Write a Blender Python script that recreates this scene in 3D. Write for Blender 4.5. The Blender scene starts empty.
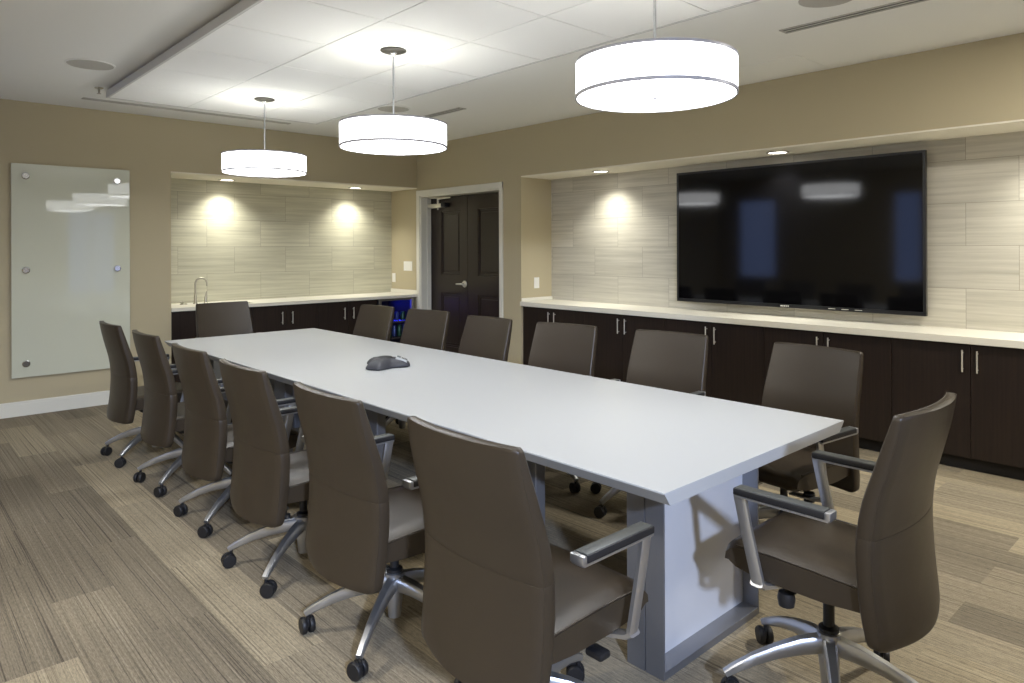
import bpy, bmesh, math, random
from mathutils import Vector, Matrix
random.seed(7)
R = math.radians
scn = bpy.context.scene
C = scn.collection

# ------------------------------------------------------------------ materials
def srgb(r, g, b):
    f = lambda c: (c/12.92 if c <= .04045 else ((c+.055)/1.055)**2.4)
    return (f(r/255), f(g/255), f(b/255), 1)

def mat(name, col, rough=.5, metal=0., spec=.5, coat=0., bump=None, trans=0., ior=1.45, emit=None, estr=0.):
    m = bpy.data.materials.new(name); m.use_nodes = True
    nt = m.node_tree; b = nt.nodes['Principled BSDF']
    b.inputs['Base Color'].default_value = col
    b.inputs['Roughness'].default_value = rough
    b.inputs['Metallic'].default_value = metal
    b.inputs['Specular IOR Level'].default_value = spec
    b.inputs['Coat Weight'].default_value = coat
    b.inputs['Coat Roughness'].default_value = .05
    b.inputs['Transmission Weight'].default_value = trans
    b.inputs['IOR'].default_value = ior
    if emit:
        b.inputs['Emission Color'].default_value = emit
        b.inputs['Emission Strength'].default_value = estr
    tc = nt.nodes.new('ShaderNodeTexCoord')
    if bump:
        sc, st = bump
        n = nt.nodes.new('ShaderNodeTexNoise'); n.inputs['Scale'].default_value = sc; n.inputs['Detail'].default_value = 4
        bp = nt.nodes.new('ShaderNodeBump'); bp.inputs['Strength'].default_value = st; bp.inputs['Distance'].default_value = .002
        nt.links.new(tc.outputs['Object'], n.inputs['Vector'])
        nt.links.new(n.outputs['Fac'], bp.inputs['Height']); nt.links.new(bp.outputs['Normal'], b.inputs['Normal'])
    return m

M = {}
M['wall'] = mat('tan_paint', srgb(184, 173, 144), .75, bump=(300, .08), spec=.25)
M['ceil'] = mat('ceiling_paint', srgb(240, 241, 238), .9, bump=(200, .05), spec=.1)
M['soffit'] = mat('soffit_paint', srgb(236, 231, 216), .8, bump=(200, .05), spec=.2)
M['tile_c'] = mat('acoustic_tile', srgb(248, 249, 248), .9, bump=(400, .2), spec=.1)
M['grid'] = mat('ceiling_grid', srgb(150, 150, 148), .6)
M['white'] = mat('white_trim', srgb(222, 220, 208), .45, bump=(60, .02))
M['cloud_edge'] = mat('cloud_edge_white', srgb(205, 205, 205), .5)
M['top'] = mat('table_laminate', srgb(172, 174, 175), .38, bump=(120, .02), spec=.45)
M['topedge'] = mat('table_edge', srgb(196, 198, 204), .45)
M['alu'] = mat('brushed_aluminium', srgb(190, 192, 196), .32, metal=.9, bump=(250, .05))
M['legmetal'] = mat('silver_table_leg', srgb(138, 140, 146), .42, metal=.75, bump=(200, .04))
M['legpanel'] = mat('silver_leg_panel', srgb(205, 207, 212), .5, metal=.25, bump=(200, .03))
M['chrome'] = mat('chrome', srgb(215, 215, 215), .18, metal=1., bump=(80, .01))
M['black'] = mat('black_plastic', srgb(28, 28, 30), .5, bump=(200, .1))
M['pad'] = mat('arm_pad', srgb(70, 72, 70), .4, bump=(200, .05))
M['stone'] = mat('white_quartz', srgb(226, 222, 208), .3, bump=(90, .02))
M['leaf'] = mat('door_espresso', srgb(44, 34, 28), .38, bump=(30, .04))
M['plate'] = mat('switch_plate', srgb(235, 233, 225), .4)
M['grille'] = mat('speaker_grille', srgb(186, 184, 178), .7, bump=(900, .5))
M['slot'] = mat('slot_dark', srgb(90, 90, 86), .6)
M['phone'] = mat('phone_plastic', srgb(50, 51, 56), .5, bump=(300, .1))
M['phone_key'] = mat('phone_keys', srgb(160, 162, 160), .4)
M['lcd'] = mat('phone_display', srgb(120, 125, 128), .25)
M['bezel'] = mat('tv_bezel', srgb(24, 24, 26), .3, coat=.3)
M['screen'] = mat('tv_screen', srgb(9, 9, 11), .07, spec=.5)
M['steel'] = mat('stainless', srgb(170, 165, 150), .3, metal=.9, bump=(150, .03))
M['seam'] = mat('leather_seam', srgb(52, 43, 36), .6)
M['glassb'] = mat('backpainted_glass', srgb(204, 206, 188), .035, spec=.6)
M['glassedge'] = mat('glass_edge', srgb(150, 165, 150), .15)
M['shade'] = mat('lamp_shade_fabric', srgb(240, 240, 235), .8, emit=(.97, .985, 1, 1), estr=4.2)
M['diff'] = mat('lamp_diffuser', srgb(240, 240, 235), .8, emit=(.97, .985, 1, 1), estr=11.)
M['ring'] = mat('lamp_ring', srgb(172, 172, 180), .4)
M['dl'] = mat('downlight_lens', srgb(255, 250, 235), .5, emit=(1, .95, .85, 1), estr=6.)
M['dltrim'] = mat('downlight_trim', srgb(150, 147, 138), .4)
M['blue'] = mat('blue_led', srgb(40, 40, 255), .5, emit=(.02, .03, 1, 1), estr=14.)
M['pane'] = mat('clear_glass', (1, 1, 1, 1), .02, trans=1., ior=1.1)
def pane_mat():
    m = bpy.data.materials.new('window_pane'); m.use_nodes = True; nt = m.node_tree
    nt.nodes.remove(nt.nodes['Principled BSDF']); out = nt.nodes['Material Output']
    a = nt.nodes.new('ShaderNodeBsdfTransparent'); g = nt.nodes.new('ShaderNodeBsdfGlossy'); g.inputs['Roughness'].default_value = .02
    fr = nt.nodes.new('ShaderNodeFresnel'); fr.inputs['IOR'].default_value = 1.35; x = nt.nodes.new('ShaderNodeMixShader')
    nt.links.new(fr.outputs[0], x.inputs[0]); nt.links.new(a.outputs[0], x.inputs[1]); nt.links.new(g.outputs[0], x.inputs[2])
    nt.links.new(x.outputs[0], out.inputs['Surface']); return m
M['pane'] = pane_mat()
M['satin'] = mat('satin_nickel', srgb(222, 218, 205), .35, metal=.55, bump=(150, .02))
M['can_g'] = mat('green_can', srgb(38, 80, 60), .3, metal=.4)
M['can_b'] = mat('blue_can', srgb(45, 60, 110), .3, metal=.4)
M['canopy'] = mat('lamp_canopy', srgb(72, 69, 62), .45, metal=.3, bump=(500, .4))

def leather():
    m = mat('brown_leather', srgb(54, 46, 36), .38, spec=.45)
    nt = m.node_tree; b = nt.nodes['Principled BSDF']
    tc = nt.nodes['Texture Coordinate']
    v = nt.nodes.new('ShaderNodeTexVoronoi'); v.inputs['Scale'].default_value = 320
    n = nt.nodes.new('ShaderNodeTexNoise'); n.inputs['Scale'].default_value = 9
    bp = nt.nodes.new('ShaderNodeBump'); bp.inputs['Strength'].default_value = .12; bp.inputs['Distance'].default_value = .002
    b2 = nt.nodes.new('ShaderNodeBump'); b2.inputs['Strength'].default_value = .12; b2.inputs['Distance'].default_value = .01
    L = nt.links.new
    L(tc.outputs['Object'], v.inputs['Vector']); L(tc.outputs['Object'], n.inputs['Vector'])
    L(v.outputs['Distance'], bp.inputs['Height']); L(n.outputs['Fac'], b2.inputs['Height'])
    L(b2.outputs['Normal'], bp.inputs['Normal']); L(bp.outputs['Normal'], b.inputs['Normal'])
    return m
M['leather'] = leather()

def ramp(nt, fac, stops):
    r = nt.nodes.new('ShaderNodeValToRGB')
    while len(r.color_ramp.elements) < len(stops): r.color_ramp.elements.new(.5)
    for e, (p, c) in zip(r.color_ramp.elements, stops): e.position = p; e.color = c
    nt.links.new(fac, r.inputs['Fac']); return r

def pos_map(nt, order, scale=(1, 1, 1), off=(0, 0, 0)):
    """world position, axes reordered, offset then scaled"""
    g = nt.nodes.new('ShaderNodeNewGeometry'); s = nt.nodes.new('ShaderNodeSeparateXYZ'); c = nt.nodes.new('ShaderNodeCombineXYZ')
    nt.links.new(g.outputs['Position'], s.inputs[0])
    for i, a in enumerate(order):
        nt.links.new(s.outputs['XYZ'.index(a)], c.inputs[i])
    sb = nt.nodes.new('ShaderNodeVectorMath'); sb.operation = 'SUBTRACT'; sb.inputs[1].default_value = off
    ml = nt.nodes.new('ShaderNodeVectorMath'); ml.operation = 'MULTIPLY'; ml.inputs[1].default_value = scale
    nt.links.new(c.outputs[0], sb.inputs[0]); nt.links.new(sb.outputs[0], ml.inputs[0])
    return ml.outputs[0]

def mix(nt, a, b, fac, mode='MIX'):
    x = nt.nodes.new('ShaderNodeMix'); x.data_type = 'RGBA'; x.blend_type = mode
    for sock, val in ((x.inputs['Factor'], fac), (x.inputs['A'], a), (x.inputs['B'], b)):
        if isinstance(val, (int, float, tuple)): sock.default_value = val
        else: nt.links.new(val, sock)
    return x.outputs['Result']

def tile_wall(name, order, a, w, z0=.945, tint=(1, 1, 1, 1)):
    m = mat(name, srgb(170, 162, 145), .5, spec=.4); nt = m.node_tree; b = nt.nodes['Principled BSDF']
    v = pos_map(nt, order, off=(a, z0, 0))
    br = nt.nodes.new('ShaderNodeTexBrick'); nt.links.new(v, br.inputs['Vector'])
    br.offset = .5; br.offset_frequency = 2; br.inputs['Scale'].default_value = 1
    br.inputs['Brick Width'].default_value = w; br.inputs['Row Height'].default_value = .33
    br.inputs['Mortar Size'].default_value = .0018; br.inputs['Mortar Smooth'].default_value = .2; br.inputs['Bias'].default_value = 0
    br.inputs['Color1'].default_value = (0, 0, 0, 1); br.inputs['Color2'].default_value = (1, 1, 1, 1); br.inputs['Mortar'].default_value = (.5, .5, .5, 1)
    # grain, shifted from plank to plank
    g = pos_map(nt, order, scale=(1.1, 34, 1))
    cb = nt.nodes.new('ShaderNodeVectorMath'); cb.operation = 'MULTIPLY_ADD'
    nt.links.new(br.outputs['Color'], cb.inputs[0]); cb.inputs[1].default_value = (7, 13, 5); nt.links.new(g, cb.inputs[2])
    n = nt.nodes.new('ShaderNodeTexNoise'); n.inputs['Scale'].default_value = 1; n.inputs['Detail'].default_value = 6; n.inputs['Roughness'].default_value = .65
    nt.links.new(cb.outputs[0], n.inputs['Vector'])
    r = ramp(nt, n.outputs['Fac'], [(.25, srgb(176, 171, 157)), (.5, srgb(198, 193, 178)), (.75, srgb(215, 210, 196))])
    tone = ramp(nt, br.outputs['Color'], [(0, (.88, .88, .88, 1)), (1, (1.0, 1.0, 1.0, 1))])
    c = mix(nt, r.outputs['Color'], tone.outputs['Color'], 1., 'MULTIPLY')
    c = mix(nt, c, tint, 1., 'MULTIPLY')
    c = mix(nt, c, srgb(142, 136, 122), br.outputs['Fac'])
    nt.links.new(c, b.inputs['Base Color'])
    bp = nt.nodes.new('ShaderNodeBump'); bp.inputs['Strength'].default_value = .25; bp.inputs['Distance'].default_value = .003
    nt.links.new(n.outputs['Fac'], bp.inputs['Height']); nt.links.new(bp.outputs['Normal'], b.inputs['Normal'])
    return m
M['tile_right'] = tile_wall('stone_plank_tile_right', 'YZX', 4.65, .679)
M['tile_back'] = tile_wall('stone_plank_tile_back', 'XZY', 2.72, .672, .968, (1.0, 1.02, .93, 1))

def carpet():
    m = mat('plank_carpet', srgb(140, 128, 105), .95, spec=.1); nt = m.node_tree; b = nt.nodes['Principled BSDF']
    v = pos_map(nt, 'YXZ', off=(3.18, .606, 0))
    br = nt.nodes.new('ShaderNodeTexBrick'); nt.links.new(v, br.inputs['Vector'])
    br.offset = .5; br.inputs['Scale'].default_value = 1; br.inputs['Brick Width'].default_value = 1.12; br.inputs['Row Height'].default_value = .2525
    br.inputs['Mortar Size'].default_value = 0; br.inputs['Bias'].default_value = 0
    br.inputs['Color1'].default_value = (0, 0, 0, 1); br.inputs['Color2'].default_value = (1, 1, 1, 1)
    sep = nt.nodes.new('ShaderNodeVectorMath'); sep.operation = 'MULTIPLY_ADD'; sep.inputs[1].default_value = (17, 31, 3)
    g = pos_map(nt, 'XYZ', scale=(150, .5, 1))
    nt.links.new(br.outputs['Color'], sep.inputs[0]); nt.links.new(g, sep.inputs[2])
    n = nt.nodes.new('ShaderNodeTexNoise'); n.inputs['Scale'].default_value = 1; n.inputs['Detail'].default_value = 3; n.inputs['Roughness'].default_value = .8
    nt.links.new(sep.outputs[0], n.inputs['Vector'])
    st = ramp(nt, n.outputs['Fac'], [(.34, srgb(106, 98, 85)), (.43, srgb(156, 145, 123)), (.6, srgb(172, 160, 136)), (.72, srgb(196, 184, 160))])
    tone = ramp(nt, br.outputs['Color'], [(0, (.52, .52, .55, 1)), (.4, (.82, .82, .84, 1)), (.7, (1, 1, 1, 1)), (1, (1.06, 1.04, 1.0, 1))])
    c = mix(nt, st.outputs['Color'], tone.outputs['Color'], 1., 'MULTIPLY')
    n2 = nt.nodes.new('ShaderNodeTexNoise'); n2.inputs['Scale'].default_value = 260; n2.inputs['Detail'].default_value = 2
    nt.links.new(pos_map(nt, 'XYZ'), n2.inputs['Vector'])
    f = ramp(nt, n2.outputs['Fac'], [(.3, (.80, .80, .80, 1)), (.7, (1.12, 1.12, 1.12, 1))])
    c = mix(nt, c, f.outputs['Color'], 1., 'MULTIPLY')
    n3 = nt.nodes.new('ShaderNodeTexNoise'); n3.inputs['Scale'].default_value = 1; n3.inputs['Detail'].default_value = 2
    nt.links.new(pos_map(nt, 'XYZ', scale=(190, 34, 1)), n3.inputs['Vector'])
    f3 = ramp(nt, n3.outputs['Fac'], [(.32, (.78, .78, .79, 1)), (.62, (1.08, 1.08, 1.07, 1))])
    c = mix(nt, c, f3.outputs['Color'], 1., 'MULTIPLY')
    nt.links.new(c, b.inputs['Base Color'])
    bp = nt.nodes.new('ShaderNodeBump'); bp.inputs['Strength'].default_value = .5; bp.inputs['Distance'].default_value = .004
    nt.links.new(n2.outputs['Fac'], bp.inputs['Height']); nt.links.new(bp.outputs['Normal'], b.inputs['Normal'])
    return m
M['carpet'] = carpet()

def wood():
    m = mat('espresso_veneer', srgb(46, 34, 29), .36, spec=.4); nt = m.node_tree; b = nt.nodes['Principled BSDF']
    g = pos_map(nt, 'XYZ', scale=(60, 60, 2.))
    n = nt.nodes.new('ShaderNodeTexNoise'); n.inputs['Scale'].default_value = 1; n.inputs['Detail'].default_value = 5
    nt.links.new(g, n.inputs['Vector'])
    r = ramp(nt, n.outputs['Fac'], [(.3, srgb(32, 25, 22)), (.7, srgb(44, 34, 29))])
    nt.links.new(r.outputs['Color'], b.inputs['Base Color'])
    return m
M['wood'] = wood()
M['kick'] = mat('black_toe_kick', srgb(26, 22, 20), .6)

# ------------------------------------------------------------------ geometry helpers
def obj(name, bm, m, parent=None, smooth=None, loc=None):
    bmesh.ops.recalc_face_normals(bm, faces=bm.faces[:])
    me = bpy.data.meshes.new(name); bm.to_mesh(me); bm.free()
    me.materials.append(M[m] if isinstance(m, str) else m)
    if smooth is not None:
        for p in me.polygons: p.use_smooth = True
        me.set_sharp_from_angle(angle=R(smooth))
    o = bpy.data.objects.new(name, me); C.objects.link(o)
    if loc: o.location = loc
    if parent: o.parent = parent
    return o

def box(bm, x0, x1, y0, y1, z0, z1, bev=0, seg=2):
    t = bmesh.new()
    vs = [t.verts.new((x, y, z)) for x in (x0, x1) for y in (y0, y1) for z in (z0, z1)]
    for f in ((0, 1, 3, 2), (4, 6, 7, 5), (0, 4, 5, 1), (2, 3, 7, 6), (0, 2, 6, 4), (1, 5, 7, 3)):
        t.faces.new([vs[i] for i in f])
    if bev: bmesh.ops.bevel(t, geom=t.edges[:], offset=bev, segments=seg, profile=.5, affect='EDGES')
    merge(bm, t)
    return bm

def merge(bm, t):
    me = bpy.data.meshes.new('tmp'); t.to_mesh(me); t.free(); bm.from_mesh(me); bpy.data.meshes.remove(me)

def loft(bm, loops, cap=True):
    rows = [[bm.verts.new(p) for p in l] for l in loops]
    n = len(rows[0])
    for a, b in zip(rows, rows[1:]):
        for i in range(n):
            bm.faces.new((a[i], a[(i+1) % n], b[(i+1) % n], b[i]))
    if cap:
        bm.faces.new(rows[0]); bm.faces.new(rows[-1])
    return bm

def lathe(bm, prof, cx=0, cy=0, n=32, axis='Z', base=0.):
    """prof: list of (r, h)"""
    loops = []
    for r, h in prof:
        l = []
        for i in range(n):
            a = 2*math.pi*i/n
            if axis == 'Z': l.append((cx+r*math.cos(a), cy+r*math.sin(a), base+h))
            elif axis == 'Y': l.append((cx+r*math.cos(a), base+h, cy+r*math.sin(a)))
            else: l.append((base+h, cx+r*math.cos(a), cy+r*math.sin(a)))
        loops.append(l)
    return loft(bm, loops)

def tube(bm, pts, r, n=10):
    pts = [Vector(p) for p in pts]; loops = []
    up = Vector((0, 0, 1))
    for i, p in enumerate(pts):
        t = (pts[min(i+1, len(pts)-1)]-pts[max(i-1, 0)]).normalized()
        ref = up if abs(t.z) < .9 else Vector((1, 0, 0))
        if i == 0: s = t.cross(ref).normalized()
        else: s = (s-t*s.dot(t)).normalized()
        u = s.cross(t).normalized()
        rr = r[i] if isinstance(r, (list, tuple)) else r
        loops.append([p+s*math.cos(2*math.pi*k/n)*rr+u*math.sin(2*math.pi*k/n)*rr for k in range(n)])
    return loft(bm, loops)

def sweep(bm, pts, side, ab):
    """rectangular bar: pts path, side = fixed side direction, ab = list of (width along side, height)"""
    pts = [Vector(p) for p in pts]; side = Vector(side).normalized(); loops = []
    for i, p in enumerate(pts):
        t = (pts[min(i+1, len(pts)-1)]-pts[max(i-1, 0)]).normalized()
        u = side.cross(t).normalized()
        a, b = ab[i] if isinstance(ab, list) else ab
        a /= 2; b /= 2
        ca, cb = a*.35, b*.35
        loops.append([p+side*x+u*y for x, y in ((-a+ca, -b), (a-ca, -b), (a, -b+cb), (a, b-cb), (a-ca, b), (-a+ca, b), (-a, b-cb), (-a, -b+cb))])
    return loft(bm, loops)

def thing(name, label, cat, loc=(0, 0, 0), rz=0, group=None):
    o = bpy.data.objects.new(name, None); C.objects.link(o)
    o.empty_display_size = .1
    o.location = loc; o.rotation_euler = (0, 0, rz)
    return tag(o, label, cat, group)
def tag(o, label, cat, group=None):
    o['label'] = label; o['category'] = cat
    if group: o['group'] = group
    return o
def struct(name, bm, m, parent=None, smooth=None):
    o = obj(name, bm, m, parent, smooth)
    if not parent: o['kind'] = 'structure'
    return o
def B(*a, **k): return box(bmesh.new(), *a, **k)

# ------------------------------------------------------------------ room shell
H = 3.032; XW = 5.705; YW = 8.16; XT = 6.22; YT = 8.82; XL = -1.4; YF = -2.1
struct('floor', B(XL-.1, 6.4, YF-.1, 9., -.1, 0), 'carpet')
struct('ceiling', B(XL-.1, 6.4, YF-.1, 9., H, H+.12), 'ceil')
bm = bmesh.new()
for a, b in ((YF-.1, 4.15), (4.65, 6.85), (7.70, 9.)): box(bm, XL-.1, XL, a, b, 0, H)
for a, b in ((4.15, 4.65), (6.85, 7.70)): box(bm, XL-.1, XL, a, b, 0, .95); box(bm, XL-.1, XL, a, b, 2.6, H)
struct('wall_left', bm, 'wall')
# back wall with recess
bm = bmesh.new()
box(bm, XL, 2.447, YW, YT+.1, 0, H)
box(bm, 2.447, XW, YW, YT+.1, 2.45, H)
struct('wall_back', bm, 'wall')
struct('wall_back_tile', B(2.447, XW, YT, YT+.1, 0, 2.45), 'tile_back')
# right wall with recess and door opening
D0, D1, DH = 6.40, 8.08, 2.33
bm = bmesh.new()
box(bm, XW, 6.4, YF, 6.03, 2.452, H)
box(bm, XW, 6.4, 6.03, D0, 0, H)
box(bm, XW, 6.4, D0, D1, DH, H)
box(bm, XW, 6.4, D1, YT+.1, 0, H)
struct('wall_right', bm, 'wall')
struct('wall_right_tile', B(XT, XT+.1, YF, 6.03, 0, 2.452), 'tile_right')
# front wall (behind the camera) with a tall window
WX0, WX1, WZ0, WZ1 = 3.3, 4.3, .45, 2.5
bm = bmesh.new()
VX0, VX1, VZ0, VZ1 = -1.1, .5, .9, 2.9
box(bm, XL, VX0, YF-.12, YF, 0, H); box(bm, VX1, WX0, YF-.12, YF, 0, H); box(bm, WX1, 6.4, YF-.12, YF, 0, H)
box(bm, VX0, VX1, YF-.12, YF, 0, VZ0); box(bm, VX0, VX1, YF-.12, YF, VZ1, H)
box(bm, WX0, WX1, YF-.12, YF, 0, WZ0); box(bm, WX0, WX1, YF-.12, YF, WZ1, H)
struct('wall_front', bm, 'wall')
struct('ceiling_recess_right', B(XW+.002, XT, YF, 6.03, 2.44, 2.452), 'soffit')
struct('ceiling_recess_back', B(2.447, XW, YW+.002, YT, 2.438, 2.45), 'soffit')
bm = bmesh.new()
for a in (WX0, (WX0+WX1)/2-.02, WX1-.04): box(bm, a, a+.04, YF-.09, YF-.03, WZ0, WZ1)
box(bm, WX0, WX1, YF-.09, YF-.03, WZ0, WZ0+.04); box(bm, WX0, WX1, YF-.09, YF-.03, WZ1-.04, WZ1)
w = struct('window_1', bm, 'white')
obj('pane', B(WX0, WX1, YF-.063, YF-.057, WZ0, WZ1), 'pane', w)
bm = bmesh.new()
for a in (VX0, VX1-.04): box(bm, a, a+.04, YF-.09, YF-.03, VZ0, VZ1)
box(bm, VX0, VX1, YF-.09, YF-.03, VZ0, VZ0+.04); box(bm, VX0, VX1, YF-.09, YF-.03, VZ1-.04, VZ1)
w = struct('window_2', bm, 'white')
obj('pane', B(VX0, VX1, YF-.063, YF-.057, VZ0, VZ1), 'pane', w)
# dim side windows in the left wall
def side_window(n, y0, y1, z0, z1):
    bm = bmesh.new()
    for a in (y0, y1-.04): box(bm, XL-.07, XL-.02, a, a+.04, z0, z1)
    box(bm, XL-.07, XL-.02, y0, y1, z0, z0+.04); box(bm, XL-.07, XL-.02, y0, y1, z1-.04, z1)
    w = struct('window_%d' % n, bm, 'white'); obj('pane', B(XL-.048, XL-.042, y0, y1, z0, z1), 'pane', w)
side_window(3, 6.85, 7.70, .95, 2.6); side_window(4, 4.15, 4.65, .95, 2.6)
# baseboards
struct('baseboard_back', box(B(XL, 2.447, YW-.014, YW, 0, .115), XL, 2.447, YW-.010, YW, .113, .14, .004), 'white')
struct('baseboard_right', B(XW-.014, XW, 6.035, 6.345, 0, .14, .003), 'white')
struct('baseboard_left', B(XL, XL+.014, YF, YW-.014, 0, .14, .003), 'white')

# door casing and jamb
bm = bmesh.new()
for y0, y1 in ((6.345, D0), (D1, YW-.004)):
    box(bm, XW-.02, XW, y0, y1, 0, DH+.075, .004)
box(bm, XW-.021, XW, 6.345, YW-.004, DH, DH+.076, .004)
struct('trim_1', bm, 'white')
bm = bmesh.new()
box(bm, XW-.005, 5.93, D0, D0+.02, 0, DH); box(bm, XW-.005, 5.93, D1-.02, D1, 0, DH); box(bm, XW-.005, 5.93, D0, D1, DH-.02, DH)
box(bm, 5.80, 5.86, D1-.035, D1-.02, 0, DH-.02)
struct('trim_2', bm, 'white')
struct('trim_3', B(5.93, 5.95, D0, D1, 0, DH), 'kick')

def leaf(name, y0, y1, p0, p1):
    XD = 5.872
    bm = bmesh.new()
    # stiles and rails
    box(bm, XD, XD+.045, y0, p0, .012, DH-.024); box(bm, XD, XD+.045, p1, y1, .012, DH-.024)
    for a, b in ((.012, .25), (.985, 1.235), (2.115, DH-.024)): box(bm, XD, XD+.045, p0, p1, a, b)
    for a, b in ((.25, .985), (1.235, 2.115)):
        box(bm, XD+.022, XD+.04, p0, p1, a, b)
        # sloped moulding frame inside each panel
        for (ya, yb, za, zb) in ((p0, p0+.022, a, b), (p1-.022, p1, a, b), (p0+.02, p1-.02, a, a+.022), (p0+.02, p1-.02, b-.022, b)):
            box(bm, XD+.008, XD+.03, ya, yb, za, zb, .006)
        box(bm, XD+.014, XD+.03, p0+.05, p1-.05, a+.05, b-.05, .008)
    return struct(name, bm, 'leaf')
d1 = leaf('door_1', 7.246, 8.058, 7.40, 7.83)
d2 = leaf('door_2', 6.422, 7.240, 6.58, 7.03)
bm = bmesh.new()
lathe(bm, [(.044, 0), (.046, -.004), (.040, -.014), (.016, -.018), (.014, -.055)], 7.305, 1.12, 24, 'X', 5.872)
tube(bm, [(5.822, 7.305, 1.12), (5.815, 7.33, 1.12), (5.815, 7.42, 1.117)], [.013, .012, .009])
hd = obj('door_handle', bm, 'satin', d1, 40); hd['label'] = 'satin chrome lever handle'
bm = bmesh.new()
box(bm, 5.80, 5.87, 7.72, 8.04, 2.16, 2.215, .006)
cl = obj('door_closer', bm, 'satin', d1, 40)
bm = bmesh.new()
box(bm, 5.785, 5.872, 7.63, 7.72, 2.165, 2.225, .006)
obj('closer_cap', bm, 'black', cl, 40)
bm = bmesh.new()
lathe(bm, [(.016, 0), (.016, .07)], 5.83, 7.84, 12, 'Z', 2.213)
lathe(bm, [(.014, 0), (.014, .03)], 5.83, 7.84, 12, 'Z', 2.13)
tube(bm, [(5.83, 7.84, 2.28), (5.80, 7.52, 2.285)], .009)
tube(bm, [(5.80, 7.52, 2.285), (5.82, 8.0, 2.30)], .009)
obj('closer_arm', bm, 'satin', cl, 40)

# wall plates
def plate(y, z, w, h, label, n):
    t = thing('light_switch' if n else 'power_outlet', label, 'light switch' if n else 'outlet', (XW, y, z))
    obj('cover_plate', B(-.006, 0, -w/2, w/2, -h/2, h/2, .002), 'plate', t)
    for i in range(max(n, 1)):
        yy = (i-(max(n, 1)-1)/2)*.055
        obj('rocker' if n else 'socket', B(-.010, -.005, yy-.018, yy+.018, -.036, .036, .002), 'plate', t)
plate(8.39, 1.345, .21, .135, 'wide white switch plate on the tan wall beside the dark double door', 3)
plate(8.755, 1.17, .085, .13, 'small white outlet plate beside the stone tile above the bar counter', 0)
t = thing('power_outlet', 'white outlet plate on tan side wall of the television recess', 'outlet', (5.958, 6.03, 1.177))
obj('cover_plate', B(-.042, .042, -.006, 0, -.065, .065, .002), 'plate', t)
obj('socket', B(-.018, .018, -.010, -.005, -.038, .038, .002), 'plate', t)

# ------------------------------------------------------------------ ceiling cloud
ZC = 2.95
gx = [1.585, 2.245, 2.91, 3.572]
gy = [7.0-.688*k for k in range(11)]
t = thing('ceiling_cloud', 'white suspended ceiling panel island of square tiles above the table', 'ceiling panel', (2.58, 4.25, ZC))
def off(bm, v): bmesh.ops.translate(bm, verts=bm.verts[:], vec=v); return bm
o_ = (-2.58, -4.25, -ZC)
bm = bmesh.new()
e = .018
x0, x1, y0, y1 = gx[0], gx[-1], gy[-1], gy[0]
box(bm, x0-e, x0, y0-e, y1+e, ZC-.004, ZC+.058); box(bm, x1, x1+e, y0-e, y1+e, ZC-.004, ZC+.058)
box(bm, x0, x1, y0-e, y0, ZC-.004, ZC+.058); box(bm, x0, x1, y1, y1+e, ZC-.004, ZC+.058)
obj('frame', off(bm, o_), 'cloud_edge', t)
bm = B(x0, x1, y0, y1, ZC+.006, ZC+.03)
obj('grid', off(bm, o_), 'grid', t)
bm = bmesh.new()
for xa, xb in zip(gx, gx[1:]):
    for yb, ya in zip(gy, gy[1:]):
        box(bm, xa+.004, xb-.004, ya+.004, yb-.004, ZC, ZC+.01)
obj('tile_field', off(bm, o_), 'tile_c', t)
bm = bmesh.new()
bm.free()
for x in (1.9, 3.3):
    for y in (.8, 2.9, 5., 6.7): obj('hanger', off(lathe(bmesh.new(), [(.006, 0), (.006, H-ZC-.03)], x, y, 8, 'Z', ZC+.03), o_), 'alu', t)

# ceiling speakers, slots, sprinkler, access panel
for x, y, lb in ((1.275, 6.19, 'round flush ceiling speaker left of the tile island above the glass board side'),
                 (3.975, 6.10, 'round flush ceiling speaker right of the island, seen behind the middle pendant lamp'),
                 (4.06, 1.72, 'round flush ceiling speaker cut by the top edge of the photo')):
    t = thing('ceiling_speaker', lb, 'ceiling speaker', (x, y, H), 0, None)
    obj('trim_ring', lathe(bmesh.new(), [(.172, 0), (.172, -.004), (.160, -.007), (.160, 0)], 0, 0, 40), 'ceil', t, 30)
    obj('grille', lathe(bmesh.new(), [(.160, -.001), (.158, -.006), (.05, -.008), (.001, -.008)], 0, 0, 40), 'grille', t, 30)
def slot(x0, x1, y0, y1, lb):
    cx, cy = (x0+x1)/2, (y0+y1)/2; a, b = (x1-x0)/2, (y1-y0)/2
    t = thing('slot_diffuser', lb, 'air vent', (cx, cy, H))
    bm = bmesh.new(); r = .014
    box(bm, -a, a, -b, -b+r, -.006, 0); box(bm, -a, a, b-r, b, -.006, 0); box(bm, -a, -a+r, -b, b, -.006, 0); box(bm, a-r, a, -b, b, -.006, 0)
    if a > b: box(bm, -a, a, -.007, .007, -.006, 0)
    else: box(bm, -.007, .007, -b, b, -.006, 0)
    obj('frame', bm, 'grille', t)
    obj('slot', B(-a+r, a-r, -b+r, b-r, -.002, 0), 'slot', t)
slot(1.50, 3.56, 7.57, 7.65, 'long narrow linear air vent near the back wall above the glass board')
slot(4.43, 4.53, 5.60, 7.62, 'linear air vent in the ceiling beyond the middle pendant, in front of the double door')
slot(4.43, 4.53, .16, 2.20, 'linear air vent in the ceiling above the television side')
t = thing('sprinkler_head', 'small chrome fire sprinkler beside far corner of the ceiling island', 'sprinkler', (1.515, 7.03, H))
obj('escutcheon', lathe(bmesh.new(), [(.036, 0), (.036, -.004), (.018, -.012), (.012, -.014)], n=20), 'chrome', t, 30)
bm = lathe(bmesh.new(), [(.010, -.012), (.010, -.03), (.006, -.05)], n=12)
lathe(bm, [(.018, -.052), (.018, -.055)], n=12)
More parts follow.
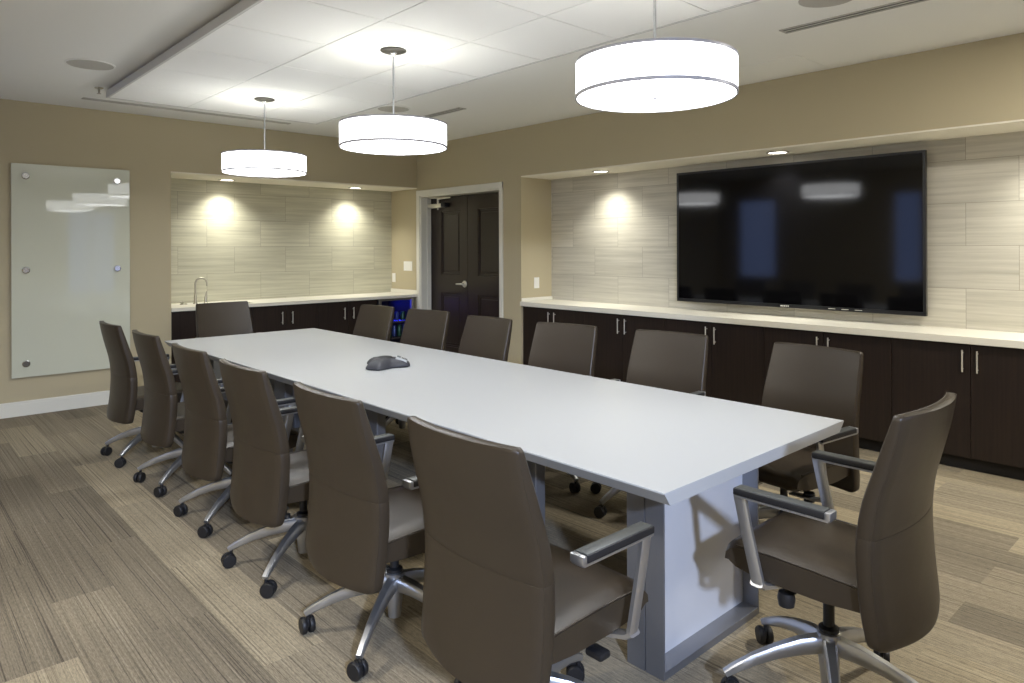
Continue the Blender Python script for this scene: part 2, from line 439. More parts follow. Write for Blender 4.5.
obj('nozzle', bm, 'steel', t, 30)
t = thing('access_panel', 'flush square white access panel in the ceiling above the television wall', 'access panel', (5.36, 2.72, H))
obj('panel', B(-.25, .25, -.33, .33, -.004, 0, .002), 'ceil', t)

# ------------------------------------------------------------------ pendant lamps
def pendant(y, label):
    x, zb, r, h = 2.64, 2.287, .360, .156
    t = thing('pendant_lamp', label, 'pendant lamp', (x, y, zb), 0)
    obj('lamp_shade', loft(bmesh.new(), [[(rr*math.cos(a), rr*math.sin(a), z) for a in [2*math.pi*i/64 for i in range(64)]]
        for rr, z in ((r, .004), (r, h-.004), (r-.004, h-.004), (r-.004, .004), (r, .004))], cap=False), 'shade', t, 30)
    def ringm(z0, z1):
        return loft(bmesh.new(), [[(rr*math.cos(a), rr*math.sin(a), z) for a in [2*math.pi*i/64 for i in range(64)]]
            for rr, z in ((r+.003, z0), (r+.003, z1), (r-.006, z1), (r-.006, z0), (r+.003, z0))], cap=False)
    obj('trim_ring', ringm(-.005, .009), 'ring', t, 30); obj('trim_ring', ringm(h-.008, h+.004), 'ring', t, 30)
    obj('diffuser', lathe(bmesh.new(), [(r-.006, .004), (r-.006, -.001), (.3, -.003), (.01, -.004)], n=64), 'diff', t, 40)
    obj('added_light_block', lathe(bmesh.new(), [(r-.012, .012), (r-.012, .016), (.03, .016)], n=48), 'white', t, 40)  # opaque disc added to keep the diffuser's upward light off the ceiling
    obj('finial', lathe(bmesh.new(), [(.012, -.004), (.013, -.009), (.005, -.014)], n=16), 'ring', t, 30)
    bm = bmesh.new()
    for k in range(3):
        a = k*2*math.pi/3+.4
        tube(bm, [(0, 0, h-.012), ((r-.005)*math.cos(a), (r-.005)*math.sin(a), h-.012)], .004, 8)
    lathe(bm, [(.02, h-.03), (.02, h+.01), (.008, h+.02)], n=16)
    obj('spider', bm, 'ring', t, 30)
    obj('rod', lathe(bmesh.new(), [(.0065, h), (.0065, ZC-zb-.02)], n=12), 'alu', t, 30)
    obj('canopy', lathe(bmesh.new(), [(.088, ZC-zb-.001), (.088, ZC-zb-.008), (.07, ZC-zb-.016), (.02, ZC-zb-.022)], n=32), 'canopy', t, 30)
    bm = lathe(bmesh.new(), [(.024, ZC-zb-.018), (.022, ZC-zb-.03), (.009, ZC-zb-.04)], n=20)
    obj('rod_collar', bm, 'chrome', t, 30)
    # the lamp's own bulbs: light that leaves the open top and the bottom
    return t
pendant(6.15, 'smallest-looking white drum pendant lamp, farthest along the table')
pendant(4.05, 'middle white drum pendant lamp hanging above the speakerphone')
pendant(1.90, 'largest-looking white drum pendant lamp, nearest, in front of the television wall')

# recessed downlights
def downlight(x, y, z, lb):
    t = thing('recessed_downlight', lb, 'downlight', (x, y, z))
    obj('trim_ring', loft(bmesh.new(), [[(rr*math.cos(a), rr*math.sin(a), zz) for a in [2*math.pi*i/32 for i in range(32)]]
        for rr, zz in ((.098, 0), (.098, -.004), (.080, -.007), (.078, 0), (.098, 0))], cap=False), 'dltrim', t, 30)
    obj('lens', lathe(bmesh.new(), [(.078, -.0005), (.078, -.002), (.01, -.0025)], n=32), 'dl', t, 30)
    return t
dls = [(5.95, 5.01, 2.44, 'lit recessed downlight in the television recess soffit, left of the screen'),
       (5.95, 2.97, 2.44, 'lit recessed downlight in the recess soffit above the television'),
       (5.95, .93, 2.44, 'lit recessed downlight in the recess soffit beyond the right edge'),
       (3.22, 8.60, 2.438, 'lit recessed downlight above the faucet in the bar recess'),
       (4.97, 8.585, 2.438, 'lit recessed downlight at the door end of the bar recess')]
for d in dls: downlight(*d)

# ------------------------------------------------------------------ glass board
t = thing('glass_board', 'tall white glass marker board on steel standoffs on the tan wall', 'whiteboard', (1.52, YW, 1.4))
obj('glass_panel', B(-.51, .51, -.036, -.028, -1.028, 1.027, .0015), 'glassb', t)
for x in (-.397, .39):
    for z in (-.897, 0.003, .908):
        obj('standoff', lathe(bmesh.new(), [(.016, 0), (.016, -.036), (.033, -.036), (.033, -.052), (.026, -.056)], x, z, 20, 'Y'), 'chrome', t, 30)

# ------------------------------------------------------------------ cabinets and worktops
def cabinet_front(t, a0, a1, doors, front, horiz):
    """front face coordinate, horiz 'Y' or 'X' axis along the run"""
    for (p, q, hp) in doors:
        if horiz == 'Y': bm = B(front, front+.02, p+.002, q-.002, .102, .905, .0012)
        else: bm = B(p+.002, q-.002, front, front+.02, .102, .905, .0012)
        ox, oy, oz = t.location
        off(bm, (-ox, -oy, -oz)); d = obj('door', bm, 'wood', t)
        bm = bmesh.new()
        for z in ((.73, .845) if horiz == 'Y' else (.70, .81)):
            if horiz == 'Y': tube(bm, [(front, hp, z), (front-.028, hp, z)], .004, 8)
            else: tube(bm, [(hp, front, z), (hp, front-.028, z)], .004, 8)
        if horiz == 'Y': tube(bm, [(front-.028, hp, .71), (front-.028, hp, .866)], .0058, 10)
        else: tube(bm, [(hp, front-.028, .68), (hp, front-.028, .83)], .0058, 10)
        off(bm, (-ox, -oy, -oz)); h = obj('handle', bm, 'satin', d, 40)
def cab_right(y0, y1, lb):
    c = (y0+y1)/2
    t = thing('base_cabinet', lb, 'cabinet', (5.97, c, 0), 0, 'cabinets under the television counter')
    bm = B(5.751, XT-.002, y0+.001, y1-.001, .1, .912); box(bm, 5.80, XT-.002, y0+.001, y1-.001, 0, .1)
    obj('body', off(bm, (-5.97, -c, 0)), 'kick', t)
    cabinet_front(t, y0, y1, [(y0, c, c-.045), (c, y1, c+.045)], 5.73, 'Y')
names = ['far left end below the downlit stone tile', 'second from the far left end of the television counter', 'under the left half of the television',
         'under the right part of the television', 'right of the television near the end chair', 'nearest, beyond the right edge of the photo']
ys = [6.03, 5.055, 4.025, 2.99, 1.96, .925, -.11]
for i in range(6):
    cab_right(ys[i+1], ys[i], 'dark espresso two-door base cabinet, ' + names[i])
bm = B(5.68, XT, -.6, 6.03, .913, .965, .003)
tag(obj('countertop', bm, 'stone'), 'long white stone countertop below the television', 'countertop')
tag(obj('side_splash', B(5.70, XT, 6.012, 6.029, .966, 1.003, .002), 'stone'), 'low white stone upstand at the left end of the television counter', 'splash')

def cab_back(x0, x1, c, lb):
    t = thing('base_cabinet', lb, 'cabinet', (c, 8.5, 0), 0, 'cabinets under the bar counter')
    bm = B(x0+.001, x1-.001, 8.206, YT-.002, .1, .912); box(bm, x0+.001, x1-.001, 8.25, YT-.002, 0, .1)
    if c < 3: pass
    obj('body', off(bm, (-c, -8.5, 0)), 'kick', t)
    cabinet_front(t, x0, x1, [(x0, c, c-.065), (c, x1, c+.065)], 8.185, 'X')
cab_back(2.449, 3.36, 2.905, 'dark two-door base cabinet below the faucet behind the far end chair')
cab_back(3.36, 4.21, 3.785, 'middle dark two-door base cabinet of the bar run with two bar handles')
cab_back(4.21, 5.06, 4.63, 'dark two-door base cabinet directly left of the blue-lit fridge')
bm = bmesh.new(); a, b, c_, d_ = 2.95, 3.40, 8.24, 8.54
box(bm, 2.449, XW-.002, 8.14, c_, .915, .953); box(bm, 2.449, XW-.002, d_, YT-.001, .915, .953)
box(bm, 2.449, a, c_, d_, .915, .953); box(bm, b, XW-.002, c_, d_, .915, .953)
tag(obj('countertop', bm, 'stone'), 'white stone bar countertop with the faucet, in the back recess', 'countertop')
tag(obj('side_splash', B(XW-.019, XW-.002, 8.15, YT-.001, .954, 1.008, .002), 'stone'), 'low white stone upstand on bar counter beside the door', 'splash')
bm = bmesh.new()
box(bm, a+.003, a+.006, c_+.003, d_-.003, .92, .953); box(bm, b-.006, b-.003, c_+.003, d_-.003, .92, .953)
box(bm, a+.003, b-.003, c_+.003, c_+.006, .92, .953); box(bm, a+.003, b-.003, d_-.006, d_-.003, .92, .953); box(bm, a+.003, b-.003, c_+.003, d_-.003, .916, .92)
tag(obj('bar_sink', bm, 'steel'), 'small stainless sink set into the bar countertop', 'sink')
# faucet
t = thing('faucet', 'tall gooseneck satin nickel faucet on the bar counter', 'faucet', (2.853, 8.62, .953))
obj('base', lathe(bmesh.new(), [(.026, 0), (.026, .006), (.018, .02), (.016, .09), (.010, .11)], n=20), 'steel', t, 40)
pts = [(0, 0, .1), (0, 0, .24)]+[(.062-.062*math.cos(a), -.004*i, .24+.062*math.sin(a)) for i, a in enumerate([math.pi*k/8 for k in range(1, 9)])]+[(.124, -.034, .205)]
obj('spout', tube(bmesh.new(), pts, .0105, 12), 'steel', t, 60)
t = thing('side_sprayer', 'short satin nickel side handle on counter right of the faucet', 'sprayer', (2.972, 8.62, .953))
obj('base', lathe(bmesh.new(), [(.024, 0), (.024, .005), (.017, .012), (.017, .07), (.012, .085)], n=20), 'steel', t, 40)
obj('lever', tube(bmesh.new(), [(0, 0, .075), (.004, -.002, .12), (.012, -.004, .14)], [.011, .009, .007], 12), 'steel', t, 40)
t = thing('soap_dispenser', 'low round metal fitting on counter left of the faucet', 'counter fitting', (2.715, 8.60, .953))
obj('base', lathe(bmesh.new(), [(.042, 0), (.042, .006), (.03, .016), (.012, .022), (.01, .03)], n=24), 'steel', t, 40)
obj('spout', tube(bmesh.new(), [(0, 0, .026), (-.015, -.01, .034), (-.045, -.02, .028)], .007, 10), 'steel', t, 40)

# beverage fridge
fx0, fx1, fz0, fz1 = 5.085, 5.645, .10, .905
fo = (-(fx0+fx1)/2, -8.5, 0)
t = thing('beverage_fridge', 'glass-door beverage fridge glowing blue inside under the bar counter', 'fridge', ((fx0+fx1)/2, 8.5, 0))
bm = bmesh.new()
box(bm, fx0, fx0+.02, 8.21, 8.80, .02, fz1); box(bm, fx1-.02, fx1, 8.21, 8.80, .02, fz1)
box(bm, fx0, fx1, 8.78, 8.80, .02, fz1); box(bm, fx0, fx1, 8.21, 8.80, fz1-.02, fz1); box(bm, fx0, fx1, 8.21, 8.80, .02, .12)
obj('body', off(bm, fo), 'black', t)
bm = bmesh.new(); f = .038
box(bm, fx0, fx0+f, 8.165, 8.205, fz0, fz1, .003); box(bm, fx1-f, fx1, 8.165, 8.205, fz0, fz1, .003)
box(bm, fx0+f, fx1-f, 8.165, 8.205, fz0, fz0+f, .003); box(bm, fx0+f, fx1-f, 8.165, 8.205, fz1-.022, fz1, .003)
dr = obj('door', off(bm, fo), 'steel', t)
obj('door_glass', off(B(fx0+f, fx1-f, 8.18, 8.186, fz0+f, fz1-.022), fo), 'pane', dr)
for z in (.36, .58):
    bm = bmesh.new()
    for k in range(9):
        x = fx0+.04+k*(fx1-fx0-.08)/8; tube(bm, [(x, 8.23, z), (x, 8.77, z)], .003, 6)
    box(bm, fx0+.022, fx1-.022, 8.225, 8.235, z-.012, z+.006)
    obj('shelf', off(bm, fo), 'chrome', t)
obj('light_strip', off(B(fx0+.16, fx1-.16, 8.30, 8.33, fz1-.03, fz1-.021), fo), 'blue', t)
obj('light_strip', off(B(fx0+.18, fx1-.18, 8.76, 8.778, .76, .80), fo), 'blue', t)
def can(z, x, y, m, lb, g, h=.12):
    bm = lathe(bmesh.new(), [(.026, 0), (.033, .006), (.033, h-.012), (.026, h)], n=16)
    o = obj('drink_can', bm, m, None, 40, (x, y, z)); tag(o, lb, 'drink can', g)
for k in range(6):
    can(.369, 5.16+.082*k, 8.30, 'can_b' if k % 2 else 'can_g', ('blue' if k % 2 else 'green')+' drink can on the lower shelf of the blue-lit fridge', ('blue' if k % 2 else 'green')+' cans on the lower fridge shelf', .16)
for k in range(5):
    can(.589, 5.18+.095*k, 8.32, 'can_b' if k % 2 else 'can_g', ('blue' if k % 2 else 'green')+' drink can on the upper shelf of the blue-lit fridge', ('blue' if k % 2 else 'green')+' cans on the upper fridge shelf', .12)

# ------------------------------------------------------------------ television
t = thing('television', 'very large black flat-screen television on the stone tile wall', 'television', (XT, 2.99, 1.705))
X = -.105
obj('back_shell', B(X+.02, -.055, -1.10, 1.10, -.60, .60, .01), 'black', t)
obj('wall_mount', B(-.056, -.001, -.4, .4, -.25, .25), 'black', t)
bm = bmesh.new(); s = .022
box(bm, X, X+.04, -1.15, 1.15, -.655, -.655+.032, .003); box(bm, X, X+.04, -1.15, 1.15, .655-s, .655, .003)
box(bm, X, X+.04, -1.15, -1.15+s, -.64, .64, .003); box(bm, X, X+.04, 1.15-s, 1.15, -.64, .64, .003)
bz = obj('bezel', bm, 'bezel', t)
obj('screen', B(X+.006, X+.02, -1.13, 1.13, -.625, .635), 'screen', t)
bm = bmesh.new()
for k in range(5):
    y = .035-.0165*k
    box(bm, X-.0015, X, y-.0055, y+.0055, -.645, -.6335)
obj('logo', bm, 'plate', bz)
bm = bmesh.new()
for y in (-.42, -.53, -.64): box(bm, X-.001, X, y-.03, y+.03, -.641, -.637)
obj('marking', bm, 'plate', bz)

# ------------------------------------------------------------------ table
TX0, TX1, TY0, TY1, TZ = 1.905, 3.308, 1.338, 6.54, .80
t = thing('conference_table', 'long white conference table with knife-edge top on silver legs', 'table', ((TX0+TX1)/2, (TY0+TY1)/2, 0))
to = (-(TX0+TX1)/2, -(TY0+TY1)/2, 0)
def rect(i, z): j = i*.12; return [(TX0+i, TY0+j, z), (TX1-i, TY0+j, z), (TX1-i, TY1-j, z), (TX0+i, TY1-j, z)]
bm = loft(bmesh.new(), [rect(.036, .750), rect(0, .794), rect(0, TZ-.0015), rect(.0015, TZ)])
obj('tabletop', off(bm, to), 'top', t)
def ped(x0, x1, y0, y1):
    bm = bmesh.new(); ym = (y0+y1)/2; p = .008
    box(bm, x0, x0+p, y0, ym-.002, 0, .747, .001); box(bm, x0, x0+p, ym+.002, y1, 0, .747, .001)
    box(bm, x1-p, x1, y0, y1, 0, .747, .001)
    box(bm, x0+p, x1-p, y0, y1, .0, .03, .001); box(bm, x0+p, x1-p, y0, y1, .717, .747)
    g = obj('pedestal', off(bm, to), 'legmetal', t)
    obj('pedestal_panel', off(B(x0+p, x1-p, ym-.012, ym+.012, .03, .717), to), 'legpanel', g)
ped(2.155, 2.86, 1.52, 1.69)
def post(x0, x1, y0, y1): obj('leg', off(B(x0, x1, y0, y1, 0, .747, .004), to), 'legmetal', t)
for y in (2.19, 3.49, 4.70, 5.90): post(2.155, 2.215, y, y+.17)
for y in (3.49, 4.70, 5.90): post(2.80, 2.86, y, y+.17)
obj('apron', off(B(2.25, 2.77, 1.70, 6.26, .712, .747), to), 'legmetal', t)
ped(2.155, 2.86, 6.27, 6.44)

# ------------------------------------------------------------------ conference phone
t = thing('conference_phone', 'dark grey three-lobed speakerphone on the white table', 'conference phone', (2.572, 4.06, TZ+.001), R(-33))
N = 72; loops = []
def lobe(a):
    d = (a+math.pi/3) % (2*math.pi/3)-math.pi/3
    return min(.142+.048*math.cos(3*a)+.006*math.cos(6*a), .166/math.cos(d))
for s, z in ((.90, 0), (1.0, .008), (1.0, .014), (.94, .026), (.80, .042), (.60, .055), (.34, .062), (.10, .064)):
    loops.append([((lobe(2*math.pi*i/N)*s+(1-s)*.02)*math.cos(2*math.pi*i/N), (lobe(2*math.pi*i/N)*s+(1-s)*.02)*math.sin(2*math.pi*i/N), z) for i in range(N)])
obj('body', loft(bmesh.new(), loops), 'phone', t, 50)
bm = lathe(bmesh.new(), [(.050, .048), (.052, .062), (.045, .068), (.03, .071), (.005, .072)], n=32)
obj('speaker_grille', bm, 'black', t, 40)
def rotbox(a, r, *args):
    bm = B(*args); bmesh.ops.rotate(bm, verts=bm.verts[:], matrix=Matrix.Rotation(R(20), 3, 'Y')); off(bm, (r, 0, 0))
    bmesh.ops.rotate(bm, verts=bm.verts[:], matrix=Matrix.Rotation(a, 3, 'Z')); return bm
KA = R(-4)
bm = rotbox(KA, .088, -.035, .045, -.040, .040, .040, .062, .004)
kp = obj('control_panel', bm, 'phone_key', t, 40)
obj('display', rotbox(KA, .088, -.030, -.004, -.030, .030, .062, .0640, .001), 'lcd', kp)
bm = bmesh.new()
for i in range(4):
    for j in range(3):
        merge(bm, rotbox(KA, .088, .003+i*.010, .010+i*.010, -.022+j*.016, -.010+j*.016, .062, .0640, .001))
obj('keypad', bm, 'black', kp)
for a in (R(120), R(240)):
    obj('microphone_strip', rotbox(a, .095, -.035, .035, -.020, .020, .042, .050, .003), 'lcd', t, 40)

# ------------------------------------------------------------------ office chair
def interp(pts, z):
    if z <= pts[0][0]: return pts[0][1]
    for i in range(len(pts)-1):
        if z <= pts[i+1][0]:
            x0, y0 = pts[i]; x1, y1 = pts[i+1]
            m0 = (pts[i+1][1]-pts[i-1][1])/(pts[i+1][0]-pts[i-1][0]) if i > 0 else (y1-y0)/(x1-x0)
            m1 = (pts[i+2][1]-pts[i][1])/(pts[i+2][0]-pts[i][0]) if i+2 < len(pts) else (y1-y0)/(x1-x0)
            h = x1-x0; s = (z-x0)/h
            return (2*s**3-3*s**2+1)*y0+(s**3-2*s**2+s)*h*m0+(-2*s**3+3*s**2)*y1+(s**3-s**2)*h*m1
    return pts[-1][1]
YFR = [(.27, -.235), (.34, -.222), (.43, -.207), (.544, -.197), (.65, -.196), (.76, -.212), (.865, -.243), (1.045, -.300)]
THK = [(.27, .030), (.36, .050), (.6, .054), (.8, .050), (.95, .042), (1.045, .030)]
WID = [(.27, .525), (.40, .548), (.60, .556), (.80, .548), (1.045, .522)]
ZB, ZTOP = .318, 1.045
def back_dims(z):
    w = interp(WID, z)
    r = .030
    if z < ZB+r: w -= 2*(r-math.sqrt(max(r*r-(r-(z-ZB))**2, 0)))*.95
    r = .014
    if z > ZTOP-r: w -= 2*(r-math.sqrt(max(r*r-(r-(ZTOP-z))**2, 0)))
    return w, interp(YFR, z), interp(THK, z)
def back_loop(z, shrink=0.):
    w, yf, th = back_dims(z)
    hw = w/2-shrink; th = th-2*shrink; yf -= shrink
    sf = .030; sr = .038+.022*max(0, (.45-z)/.18)
    c = min(.014, th*.45)
    out = []
    nx = 16
    xs = [(-hw+c)+(2*hw-2*c)*i/nx for i in range(nx+1)]
    q = lambda x: 1-(x/max(hw, .01))**2
    for x in xs: out.append((x, yf-sf*q(x), z))
    for k in (1, 2, 3): a = math.pi/2*(1-k/4); out.append((hw-c+c*math.cos(a), yf-c+c*math.sin(a), z))
    for k in (1, 2, 3): a = -math.pi/2*k/4; out.append((hw-c+c*math.cos(a), yf-th+c+c*math.sin(a), z))
    for x in reversed(xs): out.append((x, yf-th-sr*q(x), z))
    for k in (1, 2, 3): a = -math.pi/2*(1-k/4); out.append((-hw+c-c*math.cos(a), yf-th+c+c*math.sin(a), z))
    for k in (1, 2, 3): a = math.pi/2*k/4; out.append((-hw+c-c*math.cos(a), yf-c+c*math.sin(a), z))
    return out
def make_back(t):
    zs = [ZB, ZB+.002, ZB+.006, ZB+.012, ZB+.02, ZB+.03, ZB+.045, ZB+.06, ZB+.085]
    z = ZB+.115
    while z < 1.02: zs.append(z); z += .028
    zs += [.652, .657, .662, 1.022, 1.03, 1.036, 1.041, 1.044, ZTOP]
    zs = sorted(zs)
    loops = [back_loop(ZB, .012)]
    for z in zs:
        loops.append(back_loop(z, .0010 if abs(z-.657) < .001 else 0.))
    loops[-1] = back_loop(ZTOP, .006)
    loops.insert(-1, back_loop(ZTOP-.002, .002))
    # top surface closed with a strip of quads rather than one n-gon
    b = obj('backrest', loft(bmesh.new(), loops), 'leather', t, 50)
    for s in (-1, 1):
        pts = []
        for i in range(30):
            z = ZB+.06+(ZTOP-.012-ZB-.06)*i/29
            w, yf, th = back_dims(z)
            pts.append((s*(w/2-.004), yf-th+.006, z))
        obj('piping', tube(bmesh.new(), pts, .0020, 6), 'leather', b, 60)
    pts = []
    w, yf, th = back_dims(.657)
    for i in range(17):
        x = -w/2+.014+(w-.028)*i/16
        pts.append((x, yf-th-.038*(1-(x/(w/2))**2)+.0006, .657))
    obj('stitching', tube(bmesh.new(), pts, .0011, 6), 'leather', b, 60)
    return b
def make_chair():
    t = thing('conference_chair', '', 'chair')
    # seat cushion
    prof = [(-.235, .405), (-.10, .392), (.08, .392), (.18, .398), (.235, .408), (.262, .424), (.276, .448), (.272, .472), (.255, .490), (.22, .500), (.10, .505), (-.05, .502), (-.235, .494)]
    loops = []
    for i in range(13):
        s = -1+2*i/12; x = .245*s
        k = max(0, abs(s)-.9)/.1; sh = .012*k*k
        crown = .006*(1-s*s)
        cy = .02; cz = .447
        loops.append([(x, y-(sh if y > 0 else -sh), (z-sh+crown*(1 if z > .46 else 0)) if z > cz else z+sh) for y, z in prof])
    bm = loft(bmesh.new(), loops)
    st = obj('seat', bm, 'leather', t, 40)
    for s in (-1, 1):
        pts = [(s*.2415, y, z-.007) for y, z in prof[9:]]
        obj('piping', tube(bmesh.new(), pts, .003, 6), 'leather', st, 60)
    make_back(t)
    bm = B(-.11, .11, -.13, .10, .355, .393, .01); box(bm, -.035, .035, -.25, -.10, .365, .39, .006)
    obj('tilt_mechanism', bm, 'black', t, 40)
    obj('back_bracket', sweep(bmesh.new(), [(0, -.22, .375), (0, -.262, .385), (0, -.285, .42), (0, -.28, .50)], (1, 0, 0), (.09, .014)), 'black', t, 40)
    bm = tube(bmesh.new(), [(.10, .03, .368), (.16, .04, .362), (.20, .045, .355)], .006, 8)
    box(bm, .185, .25, .02, .07, .335, .358, .008)
    obj('height_lever', bm, 'black', t, 40)
    bm = tube(bmesh.new(), [(-.10, .03, .368), (-.15, .05, .362), (-.175, .06, .345)], .008, 8)
    lathe(bm, [(.006, -.05), (.026, -.045), (.030, -.02), (.026, .0), (.006, .004)], -.185, .065, 14, 'Z', .365)
    obj('tension_knob', bm, 'black', t, 40)
    for s in (-1, 1):
        # arm frame: bar under the pad, raked upright, curved foot running in under the seat
        bm = bmesh.new()
        sweep(bm, [(s*.302, -.138, .700), (s*.302, .182, .700)], (1, 0, 0), (.050, .010))
        sweep(bm, [(s*.304, .172, .704), (s*.303, .150, .60), (s*.300, .112, .440), (s*.298, .108, .415)], (0, 1, 0), [(.044, .020), (.042, .020), (.042, .020), (.042, .020)])
        sweep(bm, [(s*.307, .110, .418), (s*.285, .108, .404), (s*.24, .10, .394), (s*.17, .085, .384), (s*.09, .07, .376)], (0, 1, 0), [(.044, .020), (.046, .02), (.046, .016), (.05, .012), (.05, .010)])
        box(bm, s*.302-.026, s*.302+.026, -.145, -.125, .700, .727, .005)
        a = obj('armrest', bm, 'alu', t, 40)
        p_ = obj('arm_pad', B(s*.302-.027, s*.302+.027, -.126, .184, .704, .727, .004), 'black', a, 40)
        obj('pad_inlay', B(s*.302-.022, s*.302+.022, -.123, .179, .7255, .7285, .001), 'pad', p_, 40)
    obj('gas_lift', lathe(bmesh.new(), [(.019, .16), (.019, .36)], n=20), 'black', t, 40)
    obj('lift_collar', lathe(bmesh.new(), [(.034, .238), (.034, .256), (.022, .262)], n=20), 'black', t, 40)
    obj('hub', lathe(bmesh.new(), [(.026, .055), (.030, .10), (.036, .15), (.038, .215), (.041, .24), (.030, .246)], n=24), 'alu', t, 40)
    pts = [(.030, 0, .198), (.10, 0, .190), (.18, 0, .170), (.26, 0, .142), (.335, 0, .106), (.366, 0, .088)]
    lg = sweep(bmesh.new(), pts, (0, 1, 0), [(.046, .062), (.042, .056), (.036, .046), (.031, .038), (.027, .030), (.026, .024)])
    leg0 = obj('leg', lg, 'alu', t, 40)
    bm = lathe(bmesh.new(), [(.008, .045), (.008, .085)], n=10)
    box(bm, -.024, .010, -.005, .005, .03, .062, .003)
    cs = obj('caster', bm, 'black', t, 40)
    for s in (-1, 1):
        w_ = lathe(bmesh.new(), [(.010, s*.006), (.0315, s*.006), (.0340, s*.009), (.0340, s*.022), (.030, s*.027), (.006, s*.028)], 0, .0342, 20, 'Y')
        off(w_, (-.012, 0, 0)); obj('wheel', w_, 'black', cs, 40)
    return t, leg0, cs
RC = .355
root0, leg0, cs0 = make_chair()

def dup_tree(o, parent):
    c = o.copy(); C.objects.link(c); c.parent = parent
    for ch in list(o.children): dup_tree(ch, c)
    return c
upper_names = ('seat', 'backrest', 'tilt_mechanism', 'back_bracket', 'height_lever', 'tension_knob', 'armrest', 'gas_lift')
proto = [c for c in root0.children if c not in (leg0, cs0)]

def place_chair(x, y, rz, star, dz, label, group, first=False, tilt=0.):
    if first: t = root0
    else:
        t = root0.copy(); C.objects.link(t)
        for c in proto: dup_tree(c, t)
    t.location = (x, y, 0); t.rotation_euler = (0, 0, rz); t['label'] = label; t['group'] = group
    for c in list(t.children):
        if c is leg0 or c is cs0: continue
        n_ = c.name.split('.')[0]
        if n_ in upper_names: c.location = (0, 0, dz)
        if n_ == 'armrest' and 'behind the table corner' in label: c.location = (0, 0, -.04)   # its arms are set lower
    for k in range(5):
        a = star+k*2*math.pi/5-rz
        if first and k == 0: l, cc = leg0, cs0
        else:
            l = leg0.copy(); C.objects.link(l); l.parent = t
            cc = dup_tree(cs0, t)
        l.rotation_euler = (0, 0, a)
        cc.location = (RC*math.cos(a), RC*math.sin(a), 0); cc.rotation_euler = (0, 0, random.uniform(0, 6.28))
    return t
LG, RG = 'chairs along the left side of the table', 'chairs along the right side of the table'
D = R(1)
chairs = [
 # x, y, rz, star, dz, label
 (1.66, 5.93, -90, 144, 0, 'brown leather chair at far end of the left row, beside the glass board', LG),
 (1.675, 5.08, -90, 146, 0, 'brown leather chair second from the far end of left row, clear of the table corner', LG),
 (1.672, 4.218, -90, 144, -.008, 'brown leather chair third from the far end of the left row, at the table corner', LG),
 (1.634, 3.35, -90, 144, 0, 'brown leather chair fourth from the far end of the left row', LG),
 (1.63, 2.506, -90, 144, 0, 'brown leather chair directly behind the nearest one in the left row', LG),
 (1.59, 1.612, -90, 20, .02, 'nearest brown leather chair, its back facing us, front end of the left row', LG),
 (2.50, 1.065, 0, 64, .052, 'brown leather chair in side view at the near end of the table', 'chairs at the ends of the table'),
 (2.665, 6.94, 180, 90, .01, 'brown leather chair at the far end of the table below the faucet', 'chairs at the ends of the table'),
 (3.57, 1.755, 83, 130, 0, 'brown leather chair nearest in the right row, behind the table corner', RG),
 (3.55, 2.63, 96, 98, 0, 'brown leather chair second nearest in the right row, below left part of the television', RG),
 (3.43, 3.43, 99, 120, 0, 'brown leather chair third nearest in the right row, at the recess end', RG),
 (3.35, 4.24, 91, 110, 0, 'brown leather chair in front of the right leaf of the double door', RG),
 (3.38, 5.07, 97, 130, 0, 'brown leather chair in front of the door jamb, right of the blue fridge glow', RG),
 (3.31, 5.83, 94, 100, 0, 'farthest brown leather chair of the right row, left of the blue fridge glow', RG),
]
for i, (x, y, rz, star, dz, lb, g) in enumerate(chairs):
    place_chair(x, y, R(rz), R(star), dz, lb, g, first=(i == 0))

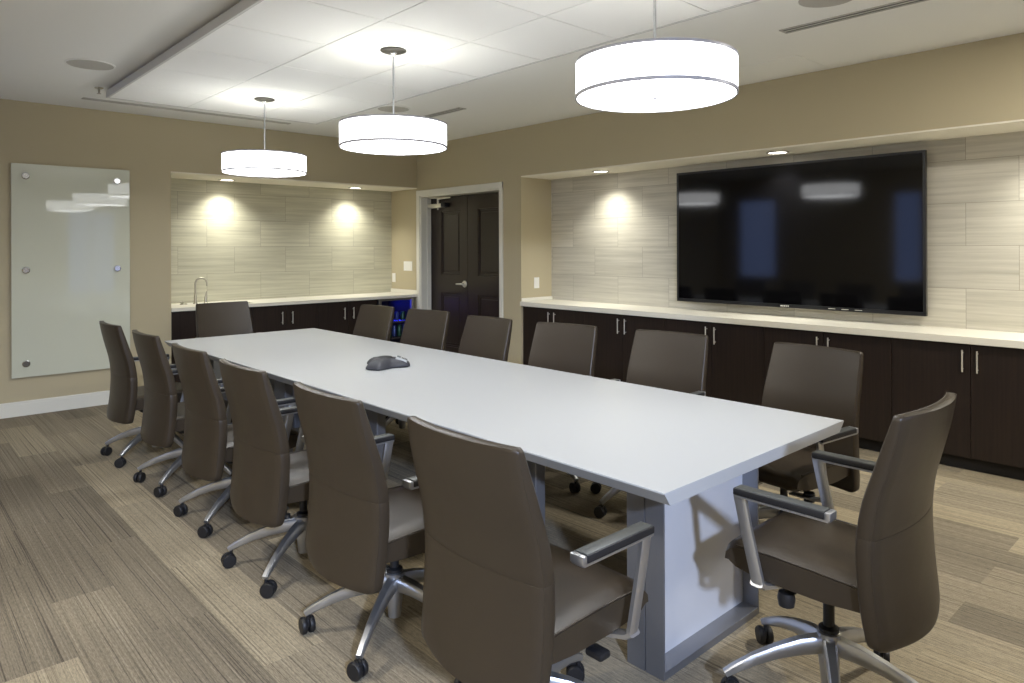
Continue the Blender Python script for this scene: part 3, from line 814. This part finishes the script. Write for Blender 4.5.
# ------------------------------------------------------------------ lights
def light(kind, name, loc, energy, col=(1, 1, 1), rot=(0, 0, 0), **k):
    d = bpy.data.lights.new(name, kind); d.energy = energy; d.color = col
    for a, b in k.items(): setattr(d, a, b)
    o = bpy.data.objects.new(name, d); C.objects.link(o); o.location = loc; o.rotation_euler = rot
    return o
for d in dls:
    x, y, z = d[0], d[1], d[2]
    light('SPOT', 'downlight_lamp', (x, y, z-.012), 80, (1, .98, .89), (0, 0, 0), spot_size=R(125), spot_blend=1., shadow_soft_size=.075)
for y in (6.15, 4.05, 1.90):
    light('POINT', 'pendant_bulb', (2.64, y, 2.287+.12), 3, (1, .98, .95), shadow_soft_size=.06)
light('AREA', 'window_daylight', (-1.06, -3.0, 3.02), 420, (.60, .72, 1), Vector((.76, 1, -.50)).to_track_quat('-Z', 'Y').to_euler(), shape='DISK', size=.30)
light('POINT', 'fridge_led', (5.36, 8.4, .80), .22, (.05, .05, 1), shadow_soft_size=.03)
light('AREA', 'added_fill', (-.2, 3.2, H-.02), 42, (1, .96, .88), (0, 0, 0), shape='DISK', size=.35)  # added fill light without a fixture, brightens walls and carpet
light('AREA', 'added_fill', (-.2, .6, H-.02), 30, (1, .96, .88), (0, 0, 0), shape='DISK', size=.35)  # second added fill, unseen, nearer the camera

light('AREA', 'added_fill', (4.3, .2, H-.02), 55, (1, .96, .88), (0, 0, 0), shape='DISK', size=.3)  # unseen fill added to lift the floor on the right
w = bpy.data.worlds.new('World'); scn.world = w; w.use_nodes = True
w.node_tree.nodes['Background'].inputs['Color'].default_value = (.36, .5, 1, 1)
w.node_tree.nodes['Background'].inputs['Strength'].default_value = 1.5

# ------------------------------------------------------------------ camera
f, hy, yaw, roll = 700., 247.9, .7446, -.0035
cd = bpy.data.cameras.new('Camera'); cam = bpy.data.objects.new('Camera', cd); C.objects.link(cam); scn.camera = cam
cd.sensor_fit = 'HORIZONTAL'; cd.sensor_width = 36; cd.lens = 36*f/1024
cd.shift_x = 0; cd.shift_y = -(341.5-hy)/1024
cd.clip_start = .05
cam.matrix_world = Matrix.Translation((0, 0, 1.6)) @ Matrix.Rotation(-yaw, 4, 'Z') @ Matrix.Rotation(R(90), 4, 'X') @ Matrix.Rotation(roll, 4, 'Z')

vs = scn.view_settings
vs.view_transform = 'Standard'; vs.look = 'None'; vs.exposure = .35; vs.gamma = 1; vs.use_curve_mapping = False
scn.cycles.use_denoising = True
scn.cycles.max_bounces = 8; scn.cycles.diffuse_bounces = 5
scn.cycles.sample_clamp_indirect = 6
